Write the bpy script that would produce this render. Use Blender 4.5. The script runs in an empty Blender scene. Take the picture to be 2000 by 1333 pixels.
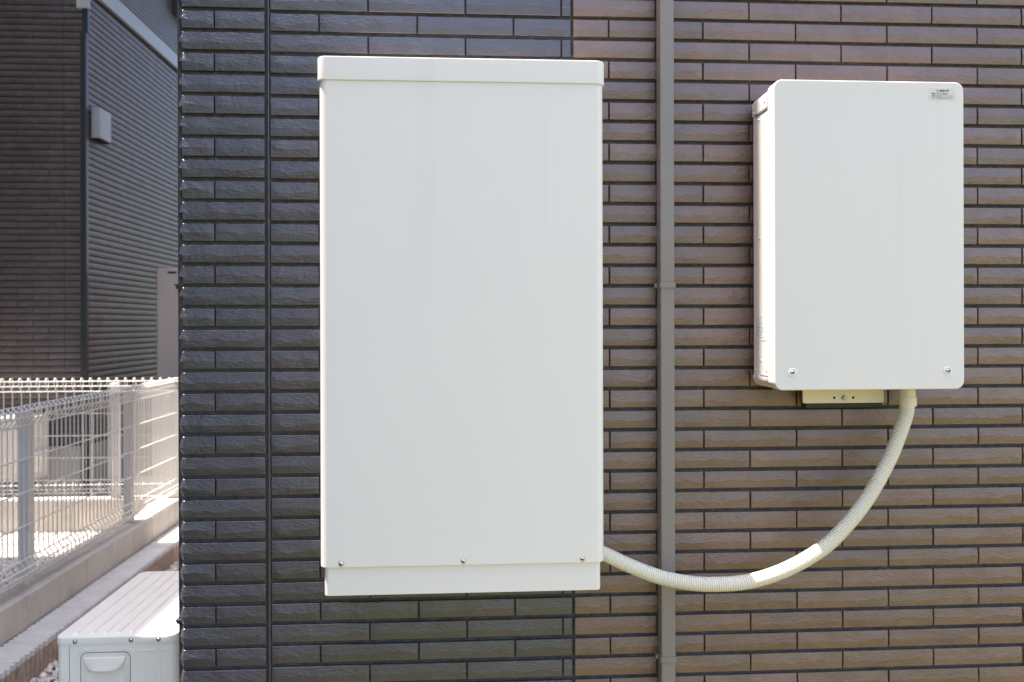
import bpy, bmesh, math, random
from mathutils import Vector, Matrix
R = math.radians
SC = bpy.context.scene
COL = SC.collection

# ------------------------------------------------------------------ camera
CAM_Y, CAM_Z = -1.936, 1.47
cd = bpy.data.cameras.new('camera'); cam = bpy.data.objects.new('camera', cd); COL.objects.link(cam)
cd.sensor_width = 36.0; cd.lens = 36.0 * 1540 / 2000
cd.shift_y = -31.5 / 2000
cd.clip_start = 0.05; cd.clip_end = 500
cam.location = (0, CAM_Y, CAM_Z)
cam.rotation_mode = 'XYZ'
cam.rotation_euler = (Matrix.Rotation(-R(3.419), 4, 'Z') @ Matrix.Rotation(R(90), 4, 'X') @ Matrix.Rotation(-0.0027, 4, 'Z')).to_euler()
cd.dof.use_dof = True; cd.dof.focus_distance = 1.84; cd.dof.aperture_fstop = 4.6
SC.camera = cam

# ------------------------------------------------------------------ sky, sun, exposure
SUN_EL, SUN_OFF = 72.8, 3.1          # elevation; degrees behind the plane of the tiled wall, coming from the left
w = bpy.data.worlds.new('World'); SC.world = w; w.use_nodes = True
nt = w.node_tree; nt.nodes.clear()
out = nt.nodes.new('ShaderNodeOutputWorld'); bg = nt.nodes.new('ShaderNodeBackground'); sky = nt.nodes.new('ShaderNodeTexSky')
sky.sky_type = 'NISHITA'; sky.sun_disc = False
sky.sun_elevation = R(SUN_EL); sky.sun_rotation = R(-(90 - SUN_OFF))
sky.air_density = 1.0; sky.dust_density = 2.5; sky.ozone_density = 1.0
bg.inputs['Strength'].default_value = 0.15
nt.links.new(sky.outputs[0], bg.inputs[0]); nt.links.new(bg.outputs[0], out.inputs[0])
sd = bpy.data.lights.new('sun', 'SUN'); sun = bpy.data.objects.new('sun', sd); COL.objects.link(sun)
sd.energy = 4.2; sd.angle = R(0.53); sd.color = (1.0, 0.955, 0.89)
to_sun = Vector((-math.cos(R(SUN_EL)) * math.cos(R(SUN_OFF)), math.cos(R(SUN_EL)) * math.sin(R(SUN_OFF)), math.sin(R(SUN_EL))))
sun.rotation_euler = to_sun.to_track_quat('Z', 'Y').to_euler()
sun.location = to_sun * 20
vs = SC.view_settings
SC.display_settings.display_device = 'sRGB'
vs.view_transform = 'Standard'; vs.look = 'None'; vs.gamma = 1.0; vs.use_curve_mapping = False
vs.exposure = 1.96

# ------------------------------------------------------------------ materials
def nn(t, kind, **kw):
    n = t.nodes.new(kind)
    for k, v in kw.items():
        if hasattr(n, k): setattr(n, k, v)
        else: n.inputs[k].default_value = v
    return n

def material(name, color, rough=0.5, metal=0.0, spec=0.5, var=0.0, var_scale=8.0, bump=0.0, bump_scale=60.0,
             stretch=(1, 1, 1), turn=0.0, per_object=0.0, coat=0.0, dirt=None, dirt_scale=(6, 6, 0.6), dirt_range=(0.55, 0.8), object_space=True):
    m = bpy.data.materials.new(name); m.use_nodes = True
    t = m.node_tree; b = t.nodes['Principled BSDF']
    b.inputs['Roughness'].default_value = rough; b.inputs['Metallic'].default_value = metal
    b.inputs['Specular IOR Level'].default_value = spec
    if coat: b.inputs['Coat Weight'].default_value = coat; b.inputs['Coat Roughness'].default_value = 0.12
    tc = nn(t, 'ShaderNodeTexCoord'); vec = tc.outputs['Object']
    if not object_space:
        g = nn(t, 'ShaderNodeNewGeometry'); vec = g.outputs['Position']
    if per_object:
        oi = nn(t, 'ShaderNodeObjectInfo')
        mul = nn(t, 'ShaderNodeVectorMath', operation='MULTIPLY'); mul.inputs[0].default_value = (37.0, 19.0, 53.0)
        t.links.new(oi.outputs['Random'], mul.inputs[1])
        add = nn(t, 'ShaderNodeVectorMath', operation='ADD')
        t.links.new(vec, add.inputs[0]); t.links.new(mul.outputs[0], add.inputs[1]); vec = add.outputs[0]
    col = None
    if var:
        no = nn(t, 'ShaderNodeTexNoise', Scale=var_scale, Detail=5.0, Roughness=0.6)
        t.links.new(vec, no.inputs['Vector'])
        mr = nn(t, 'ShaderNodeMapRange'); mr.inputs['From Min'].default_value = 0.3; mr.inputs['From Max'].default_value = 0.7
        mr.inputs['To Min'].default_value = 1 - var; mr.inputs['To Max'].default_value = 1 + var
        t.links.new(no.outputs['Fac'], mr.inputs['Value'])
        mx = nn(t, 'ShaderNodeVectorMath', operation='SCALE'); mx.inputs[0].default_value = color[:3]
        t.links.new(mr.outputs[0], mx.inputs['Scale']); col = mx.outputs[0]
    if per_object:
        mr = nn(t, 'ShaderNodeMapRange'); mr.inputs['To Min'].default_value = 1 - per_object; mr.inputs['To Max'].default_value = 1 + per_object
        t.links.new(oi.outputs['Random'], mr.inputs['Value'])
        mx = nn(t, 'ShaderNodeVectorMath', operation='SCALE')
        if col is None: mx.inputs[0].default_value = color[:3]
        else: t.links.new(col, mx.inputs[0])
        t.links.new(mr.outputs[0], mx.inputs['Scale']); col = mx.outputs[0]
    if dirt is not None:
        mp = nn(t, 'ShaderNodeMapping'); mp.inputs['Scale'].default_value = dirt_scale
        t.links.new(vec, mp.inputs['Vector'])
        no = nn(t, 'ShaderNodeTexNoise', Scale=1.0, Detail=6.0, Roughness=0.6); t.links.new(mp.outputs[0], no.inputs['Vector'])
        mr = nn(t, 'ShaderNodeMapRange'); mr.inputs['From Min'].default_value = dirt_range[0]; mr.inputs['From Max'].default_value = dirt_range[1]
        t.links.new(no.outputs['Fac'], mr.inputs['Value'])
        mix = nn(t, 'ShaderNodeMix', data_type='RGBA')
        if col is None: mix.inputs[6].default_value = (*color[:3], 1)
        else: t.links.new(col, mix.inputs[6])
        mix.inputs[7].default_value = (*dirt, 1); t.links.new(mr.outputs[0], mix.inputs[0]); col = mix.outputs[2]
    if col is None: b.inputs['Base Color'].default_value = (*color[:3], 1)
    else: t.links.new(col, b.inputs['Base Color'])
    if bump:
        mp = nn(t, 'ShaderNodeMapping'); mp.inputs['Scale'].default_value = stretch; mp.inputs['Rotation'].default_value = (0, turn, 0)
        t.links.new(vec, mp.inputs['Vector'])
        no = nn(t, 'ShaderNodeTexNoise', Scale=bump_scale, Detail=7.0, Roughness=0.62); t.links.new(mp.outputs[0], no.inputs['Vector'])
        bp = nn(t, 'ShaderNodeBump', Strength=1.0, Distance=bump); t.links.new(no.outputs['Fac'], bp.inputs['Height'])
        t.links.new(bp.outputs[0], b.inputs['Normal'])
    return m

M = {}
TILE = dict(rough=0.22, spec=0.82, var=0.16, var_scale=16, bump=0.0023, bump_scale=95, stretch=(0.8, 1, 1.7), turn=0.7, per_object=0.13,
            dirt=(0.24, 0.23, 0.22), dirt_scale=(150, 150, 150), dirt_range=(0.735, 0.80))
M['charcoal'] = material('charcoal_glazed_tile', (0.050, 0.043, 0.054), **TILE)
M['brown'] = material('brown_glazed_tile', (0.138, 0.080, 0.063), **TILE)
M['groove'] = material('dark_joint', (0.066, 0.062, 0.062), rough=0.85, spec=0.2, var=0.35, var_scale=60, bump=0.002, bump_scale=200, dirt=(0.05, 0.05, 0.05), dirt_scale=(30, 30, 90), dirt_range=(0.62, 0.8))
M['groove_green'] = M['groove']
M['ivory'] = material('ivory_coated_steel', (0.735, 0.676, 0.640), rough=0.46, spec=0.4, var=0.015, var_scale=2.0, bump=0.00012, bump_scale=260,
                      dirt=(0.69, 0.635, 0.60), dirt_scale=(16, 16, 0.9), dirt_range=(0.60, 0.78))
M['ivory2'] = material('white_coated_steel', (0.686, 0.630, 0.596), rough=0.46, spec=0.4, var=0.012, var_scale=2.0, bump=0.00010, bump_scale=260,
                       dirt=(0.645, 0.592, 0.558), dirt_scale=(18, 18, 0.8), dirt_range=(0.60, 0.80))
M['cream'] = material('cream_plastic', (0.66, 0.605, 0.50), rough=0.45, spec=0.4, var=0.03, var_scale=12)
M['conduit'] = material('ivory_ribbed_plastic', (0.72, 0.665, 0.56), rough=0.42, spec=0.4, var=0.03, var_scale=9)
M['steel'] = material('bright_screw_metal', (0.62, 0.62, 0.63), rough=0.22, metal=1.0, var=0.15, var_scale=400)
M['dark'] = material('dark_recess', (0.02, 0.02, 0.02), rough=0.8, spec=0.2, var=0.2)
M['rubber'] = material('black_rubber', (0.022, 0.024, 0.022), rough=0.7, var=0.25, var_scale=60, bump=0.001, bump_scale=200)
M['pipe'] = material('taupe_downpipe', (0.205, 0.176, 0.163), rough=0.38, spec=0.45, var=0.04, var_scale=4, bump=0.0001, bump_scale=300)
M['dpipe'] = material('dark_downpipe', (0.035, 0.037, 0.042), rough=0.35, var=0.1)
M['bolt'] = material('grey_bolt_metal', (0.34, 0.34, 0.35), rough=0.35, metal=0.9, var=0.2, var_scale=300)
M['bead'] = material('grey_sealant', (0.075, 0.078, 0.088), rough=0.4, var=0.2, var_scale=40)
M['label'] = material('sticker_film', (0.62, 0.565, 0.505), rough=0.35, var=0.01)
M['wlabel'] = material('white_sticker', (0.74, 0.74, 0.76), rough=0.35, var=0.01)
M['ink'] = material('black_ink', (0.03, 0.03, 0.035), rough=0.6, var=0.1)
M['greyink'] = material('grey_ink', (0.22, 0.22, 0.25), rough=0.6, var=0.1)
M['blueink'] = material('blue_ink', (0.30, 0.45, 0.55), rough=0.6, var=0.1)
M['acwhite'] = material('outdoor_unit_steel', (0.84, 0.785, 0.715), rough=0.40, spec=0.45, var=0.03, var_scale=5, bump=0.00012, bump_scale=250, dirt=(0.74, 0.69, 0.62), dirt_scale=(9, 9, 2), dirt_range=(0.6, 0.85))
M['tank'] = material('pale_grey_tank_steel', (0.50, 0.43, 0.40), rough=0.45, spec=0.4, var=0.03, var_scale=3)
M['acplastic'] = material('outdoor_unit_plastic', (0.76, 0.70, 0.63), rough=0.35, var=0.02)
M['nbr'] = material('neighbour_brown_tile', (0.108, 0.090, 0.091), rough=0.42, var=0.2, var_scale=14, bump=0.0015, bump_scale=70, per_object=0.12)
M['nbr_side'] = material('neighbour_ribbed_siding', (0.150, 0.114, 0.114), rough=0.45, spec=0.35, var=0.2, var_scale=9, bump=0.0012, bump_scale=70)
M['nbr_up'] = material('neighbour_upper_siding', (0.15, 0.135, 0.145), rough=0.5, var=0.1, var_scale=9, bump=0.001, bump_scale=70)
M['band'] = material('pale_belt_course', (0.44, 0.445, 0.47), rough=0.45, var=0.04)
M['concrete'] = material('pale_concrete', (0.60, 0.54, 0.46), rough=0.85, spec=0.25, var=0.10, var_scale=7, bump=0.002, bump_scale=160, dirt=(0.45, 0.40, 0.34), dirt_scale=(5, 5, 5), dirt_range=(0.58, 0.8))
M['kerbface'] = material('smooth_kerb_block', (0.56, 0.51, 0.46), rough=0.8, spec=0.25, var=0.08, var_scale=9, bump=0.001, bump_scale=200, per_object=0.05, dirt=(0.40, 0.36, 0.32), dirt_scale=(7, 7, 3), dirt_range=(0.55, 0.8))
M['ribblock'] = material('ribbed_split_block', (0.44, 0.325, 0.265), rough=0.9, spec=0.2, var=0.2, var_scale=30, bump=0.006, bump_scale=150, per_object=0.05)
M['cap'] = material('grey_mortar_cap', (0.62, 0.585, 0.56), rough=0.85, spec=0.25, var=0.08, var_scale=14, bump=0.002, bump_scale=180, dirt=(0.48, 0.44, 0.41), dirt_scale=(8, 8, 8), dirt_range=(0.55, 0.8))
M['fence'] = material('ivory_fence_wire', (0.78, 0.735, 0.69), rough=0.38, spec=0.5, var=0.05)
M['pebble'] = material('white_pebbles', (0.68, 0.61, 0.54), rough=0.8, var=0.32, var_scale=25, object_space=False)
M['soil'] = material('gravel_soil', (0.30, 0.285, 0.26), rough=0.95, spec=0.1, var=0.3, var_scale=30, bump=0.02, bump_scale=60, object_space=False)
M['palesoil'] = material('pale_gravel_bed', (0.55, 0.50, 0.44), rough=0.95, spec=0.1, var=0.3, var_scale=40, bump=0.02, bump_scale=80, object_space=False)
M['lawn'] = material('sunlit_lawn', (0.172, 0.160, 0.055), rough=0.95, spec=0.1, var=0.3, var_scale=3, bump=0.03, bump_scale=40, object_space=False, dirt=(0.21, 0.188, 0.09), dirt_scale=(0.7, 0.7, 0.7), dirt_range=(0.5, 0.7))
M['found'] = material('grey_foundation', (0.50, 0.46, 0.42), rough=0.9, spec=0.2, var=0.1, var_scale=6, bump=0.002, bump_scale=120)
M['plinth'] = material('grey_plinth', (0.20, 0.20, 0.205), rough=0.9, spec=0.2, var=0.1)
M['glass'] = material('dark_window_glass', (0.02, 0.025, 0.03), rough=0.05, var=0.05)
M['roof'] = material('dark_roof_sheet', (0.045, 0.045, 0.05), rough=0.5, var=0.15)
M['frame'] = material('bronze_window_frame', (0.05, 0.045, 0.04), rough=0.4, var=0.05)

# ------------------------------------------------------------------ helpers
def tag(o, label=None, cat=None, group=None, kind=None):
    for k, v in (('label', label), ('category', cat), ('group', group), ('kind', kind)):
        if v: o[k] = v
    return o

def empty(name, loc=(0, 0, 0)):
    o = bpy.data.objects.new(name, None); COL.objects.link(o); o.location = loc; o.empty_display_size = 0.05
    return o

def link(name, me, mat, parent=None, loc=None):
    if mat is not None and not me.materials: me.materials.append(M[mat] if isinstance(mat, str) else mat)
    o = bpy.data.objects.new(name, me); COL.objects.link(o)
    if parent is not None:
        o.parent = parent
        if parent.get('_abs') is None: pass
    if loc is not None: o.location = loc
    return o

def mesh(name, vs_, fs, smooth=False, sharp=None):
    me = bpy.data.meshes.new(name); me.from_pydata([tuple(v) for v in vs_], [], fs); me.update()
    if smooth:
        me.polygons.foreach_set('use_smooth', [True] * len(me.polygons))
        if sharp is not None: me.set_sharp_from_angle(angle=R(sharp))
    return me

class MB:
    """collects geometry in world coordinates; built relative to an origin"""
    def __init__(s): s.v = []; s.f = []
    def add(s, vs_, fs):
        n = len(s.v); s.v += [Vector(v) for v in vs_]; s.f += [tuple(i + n for i in f) for f in fs]; return s
    def box(s, x0, x1, y0, y1, z0, z1):
        return s.add([(x0, y0, z0), (x1, y0, z0), (x1, y1, z0), (x0, y1, z0), (x0, y0, z1), (x1, y0, z1), (x1, y1, z1), (x0, y1, z1)],
                     [(0, 3, 2, 1), (4, 5, 6, 7), (0, 1, 5, 4), (1, 2, 6, 5), (2, 3, 7, 6), (3, 0, 4, 7)])
    def tube(s, path, r, seg=8, cap=True):
        path = [Vector(p) for p in path]; n = len(path); rings = []
        up = None
        for i, p in enumerate(path):
            t = (path[min(i + 1, n - 1)] - path[max(i - 1, 0)]).normalized()
            if up is None:
                a = Vector((0, 0, 1)) if abs(t.z) < 0.9 else Vector((1, 0, 0))
                up = (a - t * a.dot(t)).normalized()
            else: up = (up - t * up.dot(t)).normalized()
            b = t.cross(up); rr = r[i] if isinstance(r, (list, tuple)) else r
            rings.append([p + (up * math.cos(2 * math.pi * k / seg) + b * math.sin(2 * math.pi * k / seg)) * rr for k in range(seg)])
        fs = []
        for i in range(n - 1):
            for k in range(seg):
                a, b_ = i * seg + k, i * seg + (k + 1) % seg
                fs.append((a, b_, b_ + seg, a + seg))
        if cap: fs.append(tuple(range(seg))[::-1]); fs.append(tuple(range((n - 1) * seg, n * seg)))
        return s.add([v for r_ in rings for v in r_], fs)
    def lathe(s, prof, o, axis, seg=14):
        """prof: (radius, height along axis)"""
        axis = Vector(axis).normalized(); a = Vector((0, 0, 1)) if abs(axis.z) < 0.9 else Vector((1, 0, 0))
        u = (a - axis * a.dot(axis)).normalized(); v = axis.cross(u); o = Vector(o)
        vs_ = []; fs = []
        for r_, h in prof:
            for k in range(seg):
                q = 2 * math.pi * k / seg; vs_.append(o + axis * h + (u * math.cos(q) + v * math.sin(q)) * r_)
        for i in range(len(prof) - 1):
            for k in range(seg):
                fs.append((i * seg + k, i * seg + (k + 1) % seg, (i + 1) * seg + (k + 1) % seg, (i + 1) * seg + k))
        fs.append(tuple(range(seg))[::-1]); fs.append(tuple(range((len(prof) - 1) * seg, len(prof) * seg)))
        return s.add(vs_, fs)
    def rbox(s, x0, x1, y0, y1, z0, z1, r, plane='z', seg=5, ch=0.0, caps=(True, True)):
        """box with the four edges along axis `plane` rounded by r and both end rims chamfered by ch"""
        def prof(i_):
            if plane == 'z': a0, a1, b0, b1 = x0 + i_, x1 - i_, y0 + i_, y1 - i_
            else: a0, a1, b0, b1 = x0 + i_, x1 - i_, z0 + i_, z1 - i_
            rr = max(r - i_, 1e-4); p = []
            for (cx, cy, q0) in ((a1 - rr, b0 + rr, -90), (a1 - rr, b1 - rr, 0), (a0 + rr, b1 - rr, 90), (a0 + rr, b0 + rr, 180)):
                for k in range(seg + 1):
                    q = R(q0 + 90 * k / seg); p.append((cx + rr * math.cos(q), cy + rr * math.sin(q)))
            return p
        lo, hi = (z0, z1) if plane == 'z' else (y0, y1)
        lv = [(lo, ch), (lo + ch * 0.3, ch * 0.3), (lo + ch, 0), (hi - ch, 0), (hi - ch * 0.3, ch * 0.3), (hi, ch)] if ch else [(lo, 0), (hi, 0)]
        vs_ = []; fs = []; n = 4 * (seg + 1)
        for h, i_ in lv:
            for a, b in prof(i_): vs_.append((a, b, h) if plane == 'z' else (a, h, b))
        flip = plane != 'z'
        for i in range(len(lv) - 1):
            for k in range(n):
                f = (i * n + k, i * n + (k + 1) % n, (i + 1) * n + (k + 1) % n, (i + 1) * n + k)
                fs.append(f[::-1] if flip else f)
        a = tuple(range(n))[::-1]; b = tuple(range((len(lv) - 1) * n, len(lv) * n))
        fs.append(a[::-1] if flip else a); fs.append(b[::-1] if flip else b)
        return s.add(vs_, fs)
    def build(s, name, mat, parent=None, smooth=False, sharp=30, origin=None):
        base = Vector((0, 0, 0))
        q = parent
        while q is not None: base = base + Vector(q.location); q = q.parent
        o0 = Vector(origin) if origin is not None else base
        me = mesh(name, [v - o0 for v in s.v], s.f, smooth, sharp)
        o = link(name, me, mat, parent); o.location = o0 - base
        if smooth:
            wn = o.modifiers.new('weighted_normals', 'WEIGHTED_NORMAL'); wn.mode = 'FACE_AREA'; wn.keep_sharp = True; wn.weight = 50
        return o

def copy_into(o, parent, loc):
    c = o.copy(); COL.objects.link(c); c.parent = parent; c.location = loc; return c

# ------------------------------------------------------------------ ground
def sheet(name, x0, x1, y0, y1, z, mat, kind='structure', label=None):
    o = MB().add([(x0, y0, z), (x1, y0, z), (x1, y1, z), (x0, y1, z)], [(0, 1, 2, 3)]).build(name, mat)
    return tag(o, label, None, None, kind)
sheet('ground', -200, 200, -200, 200, -0.03, 'lawn')
sheet('side_passage', -1.80, -0.66, -0.4, 9.0, -0.012, 'soil')
sheet('neighbour_yard', -7.5, -2.06, -4.0, 3.66, 0.035, 'palesoil')
sheet('rear_ground', -7.5, -0.66, 3.78, 14.0, 0.06, 'soil')

def pebbles(name, x0, x1, y0, y1, z, n, label, seed, smin=0.008, smax=0.019):
    rnd = random.Random(seed); vs_ = []; fs = []
    base = [(1, 0, 0), (-1, 0, 0), (0, 1, 0), (0, -1, 0), (0, 0, 1), (0, 0, -1)]
    tri = [(0, 2, 4), (2, 1, 4), (1, 3, 4), (3, 0, 4), (2, 0, 5), (1, 2, 5), (3, 1, 5), (0, 3, 5)]
    k = len(base)
    for i in range(n):
        s_ = rnd.uniform(smin, smax); a = rnd.uniform(0, 6.28); ca, sa = math.cos(a), math.sin(a)
        px, py = rnd.uniform(x0, x1), rnd.uniform(y0, y1); pz = z + rnd.uniform(-0.002, 0.014)
        sx, sy, sz = s_ * rnd.uniform(.7, 1.3), s_ * rnd.uniform(.7, 1.3), s_ * rnd.uniform(.5, .9)
        o = len(vs_)
        for b in base:
            x, y, q = b[0] * sx + rnd.uniform(-.25, .25) * s_, b[1] * sy + rnd.uniform(-.25, .25) * s_, b[2] * sz + rnd.uniform(-.2, .2) * s_
            vs_.append((px + x * ca - y * sa, py + x * sa + y * ca, pz + q))
        fs += [tuple(j + o for j in t) for t in tri]
    me = mesh(name, vs_, fs, True)
    return tag(link(name, me, 'pebble'), label, 'gravel', None, 'stuff')
pebbles('white_gravel', -3.7, -2.07, 1.1, 3.64, 0.042, 24000, 'sunlit white gravel spread beyond the mesh fence', 3, 0.008, 0.019)
pebbles('passage_gravel', -1.79, -0.7, 0.7, 3.4, -0.004, 17000, 'white gravel on the ground behind the near outdoor unit', 4)

# ------------------------------------------------------------------ the tiled house
ROW, HT, Z0 = 0.05101, 0.0423, 2.2247      # course pitch, tile height, top of course 0
I0, I1 = -2, 33
XC0, XC1, XP0, XP1 = -0.684, -0.4795, -0.4695, 0.2645    # corner strip, charcoal panel
XB0 = 0.2675
BACK = 0.0078                                # depth of the joints behind the tile edges

def wave(rnd, n, amp):
    a = [(rnd.uniform(0.3, 1) * amp / (j + 1) ** 0.6, rnd.uniform(0, 6.28), (j + 1) * rnd.uniform(0.7, 1.3)) for j in range(n)]
    return lambda u: sum(A * math.sin(P + W * u * 6.28) for A, P, W in a)

TILES = {}
def tile_mesh(L, seed, corner=False):
    """glazed split-face tile, origin at its lower left front edge; two sloping facets meet in a wavy ridge"""
    key = (round(L, 3), seed, corner)
    if key in TILES: return TILES[key]
    rnd = random.Random(hash((seed, corner, round(L * 1000))) & 0xffff)
    H = HT; bev = 0.0011
    n = max(4, int(L / 0.0085)); freq = max(0.25, L / 0.2337)
    wr = wave(rnd, 7, 0.0030); wa = wave(rnd, 4, 0.30); w1 = wave(rnd, 8, 0.00042); w2 = wave(rnd, 8, 0.00042)
    ridge0 = rnd.uniform(0.40, 0.50) * H; amp0 = rnd.uniform(0.75, 1.15)
    xs = [0.0, bev] + [bev + (L - 2 * bev) * i / n for i in range(1, n)] + [L - bev, L]
    chamf = 0.0115
    if corner: xs = [0.0, chamf * 0.5, chamf] + [x for x in xs if x > chamf + 0.003]
    vs_ = []; per = 10
    for i, x in enumerate(xs):
        u = x / 0.2337 + seed * 0.37
        end = min(1.0, (L - x) / 0.012) if corner else min(1.0, x / 0.012, (L - x) / 0.012)
        fade = max(0.0, min(1.0, end))
        a = max(0.15, amp0 * (1 + wa(u))) * (0.35 + 0.65 * fade)
        zr = min(H * 0.68, max(H * 0.22, ridge0 + wr(u)))
        yr = -0.0024 * a
        edge = 0.0
        if corner:
            jag = rnd.uniform(-0.0012, 0.0012)
            if i == 0: edge = 0.0115
            elif i == 1: edge = 0.0055 + jag
        elif i == 0 or i == len(xs) - 1: edge = 0.0011
        if corner and i == len(xs) - 1: edge = 0.0011
        bulge = rnd.uniform(-.0008, .0020) if corner and i < 2 else 0.0
        def X(zz):
            if corner and i < 2:
                k = abs(zz - zr) / (H - zr if zz > zr else zr); return x + (0.0022 * k ** 2 + (rnd.uniform(-.0006, .0006) if 0 < zz < H else 0)) * (1 - i * 0.5)
            return x
        def E(zz):      # depth of the broken corner
            if not (corner and i < 2): return edge
            return edge + ((0.010, 0.0065)[i] * (zz - zr) / (H - zr) if zz > zr else (0.006, 0.004)[i] * (zr - zz) / zr)
        zm1, zm2 = zr * 0.5, zr + (H - zr) * 0.5
        col = [(X(0), BACK + 0.001 + (0.012 if corner and i < 2 else 0), 0), (X(0), 0.0012 + E(0), 0), (X(bev), 0.0001 + E(0), bev),
               (X(zm1), yr * 0.55 + w1(u) + E(zm1), zm1), (X(zr), yr + edge - bulge, zr), (X(zr), yr + edge - bulge + 0.00015, zr + 0.0012),
               (X(zm2), yr * 0.5 + w2(u) + E(zm2), zm2), (X(H - bev), 0.0001 + E(H), H - bev), (X(H), 0.0012 + E(H), H), (X(H), BACK + 0.001 + (0.014 if corner and i < 2 else 0), H)]
        vs_ += col
    fs = []
    for i in range(len(xs) - 1):
        for j in range(per - 1):
            a = i * per + j; fs.append((a, a + per, a + per + 1, a + 1))
    if corner:      # the tile turns the corner and runs back along the side wall
        b = len(vs_)
        for j in range(per):
            v = vs_[j]; vs_.append((v[0], 0.095, v[2]))
        for j in range(per - 1): fs.append((b + j, j, j + 1, b + j + 1))
    else: fs.append(tuple(range(per)))
    fs.append(tuple(range((len(xs) - 1) * per, len(xs) * per))[::-1])
    me = mesh('tile_%d' % len(TILES), vs_, fs, True, 9.5)
    TILES[key] = me
    return me

house = empty('tiled_house', (0.4, 0.0, 0.0))
tag(house, 'two-tone tiled house wall carrying the ivory boxes, charcoal at left and brown at right', 'house')
HB = Vector(house.location)
def panel(name, x0, x1, y):
    return MB().box(x0, x1, y, y + 0.03, 0.30, 6.2).build(name, 'groove', house, origin=(x0, 0, 0))
corner_panel = panel('corner_panel', XC0 + 0.008, XC1, BACK - 0.008)
char_panel = panel('charcoal_panel', XP0 - 0.0005, XB0 - 0.0015, BACK)
brown_panel = panel('brown_panel', XB0 - 0.001, 4.2, BACK)
MB().box(XC1 + 0.0003, XP0 - 0.0007, 0.006, 0.03, 0.3, 6.2).build('joint_strip', 'groove', house)
MB().tube([((XC1 + XP0) / 2 + 0.0012, 0.0050, 0.3), ((XC1 + XP0) / 2 + 0.0012, 0.0050, 6.2)], 0.0026, 8).build('joint_bead', 'bead', house)
core = MB().box(-0.668, 4.2, 0.0395, 9.0, -0.05, 6.2).build('wall_core', 'found', house)
MB().box(-0.62, 4.2, 0.002, 0.038, -0.05, 0.295).build('foundation', 'found', house)
# roof: eaves stop flush with the front wall so that the sun just clears it
MB().add([(-0.72, 0.02, 6.205), (4.3, 0.02, 6.205), (4.3, 9.1, 6.205), (-0.72, 9.1, 6.205), (-0.72, 4.5, 7.6), (4.3, 4.5, 7.6)],
         [(0, 3, 2, 1), (0, 1, 5, 4), (2, 3, 4, 5), (0, 4, 3), (1, 2, 5)]).build('roof', 'roof', house)

rv = random.Random(11)
JA_C = [-0.2332, 0.0031, 0.2394]; JB_C = [-0.3514, -0.1143, 0.1213]
JA_B = [0.4754 + 0.2370 * k for k in range(0, 5)]; JB_B = [0.3577 + 0.2370 * k for k in range(0, 6)]
def hidden(x0, x1, z0, z1):
    """wholly behind one of the two wall boxes"""
    return (x0 > -0.27 and x1 < 0.27 and z0 > 0.93 and z1 < 1.98) or (x0 > 0.80 and x1 < 1.10 and z0 > 1.38 and z1 < 1.95)
MASS = {'charcoal': MB(), 'brown': MB()}
def plain_tile(mb, x0, x1, z0):
    z1 = z0 + HT; zr = z0 + HT * 0.46; yr = -0.0028; g = 0.0015; x0 += g; x1 -= g
    mb.add([(x0, BACK, z0), (x1, BACK, z0), (x0, 0.0, z0), (x1, 0.0, z0), (x0, yr, zr), (x1, yr, zr), (x0, 0, z1), (x1, 0, z1), (x0, BACK, z1), (x1, BACK, z1)],
           [(0, 1, 3, 2), (2, 3, 5, 4), (4, 5, 7, 6), (6, 7, 9, 8), (0, 2, 4, 6, 8), (1, 9, 7, 5, 3)])
def course(x0, x1, joints, z, parent, mat, name):
    e = [x0] + [j for j in joints if x0 + 0.01 < j < x1 - 0.01] + [x1]
    for a, b in zip(e[:-1], e[1:]):
        if hidden(a, b, z, z + HT): plain_tile(MASS[mat], a, b, z); continue
        g = 0.00165; L = b - a - 2 * g
        me = tile_mesh(L, rv.randrange(9))
        if not me.materials: me.materials.append(M[mat])
        elif me.materials[0] != M[mat]:
            k = (round(L, 3), me.name, mat)
            if k not in TILES: TILES[k] = me.copy(); TILES[k].materials.clear(); TILES[k].materials.append(M[mat])
            me = TILES[k]
        o = link(name, me, None, parent)
        o.location = (a + g - parent.location.x - HB.x, rv.uniform(-0.0006, 0.0006), z)
for i in range(I0, I1 + 1):
    z = Z0 - ROW * i - HT; B = i % 2 == 0
    course(XP0, XP1, JB_C if B else JA_C, z, char_panel, 'charcoal', 'charcoal_tile')
    course(XB0, 1.5424 if B else 1.4234, JB_B if B else JA_B, z, brown_panel, 'brown', 'brown_tile')
    # corner strip stands a few millimetres proud
    xj = -0.5975
    for q, (a, b) in enumerate([(XC0, xj), (xj, XC1)] if B else [(XC0, XC1)]):
        g0 = 0 if q == 0 else 0.0014; g1 = 0.0014 if (B and q == 0) else 0
        me = tile_mesh(b - a - g0 - g1, 20 + rv.randrange(6), q == 0)
        if not me.materials: me.materials.append(M['charcoal'])
        o = link('corner_tile', me, None, corner_panel)
        o.location = (a + g0 - corner_panel.location.x - HB.x, -0.0085 + rv.uniform(-.0006, .0006), z)
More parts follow.
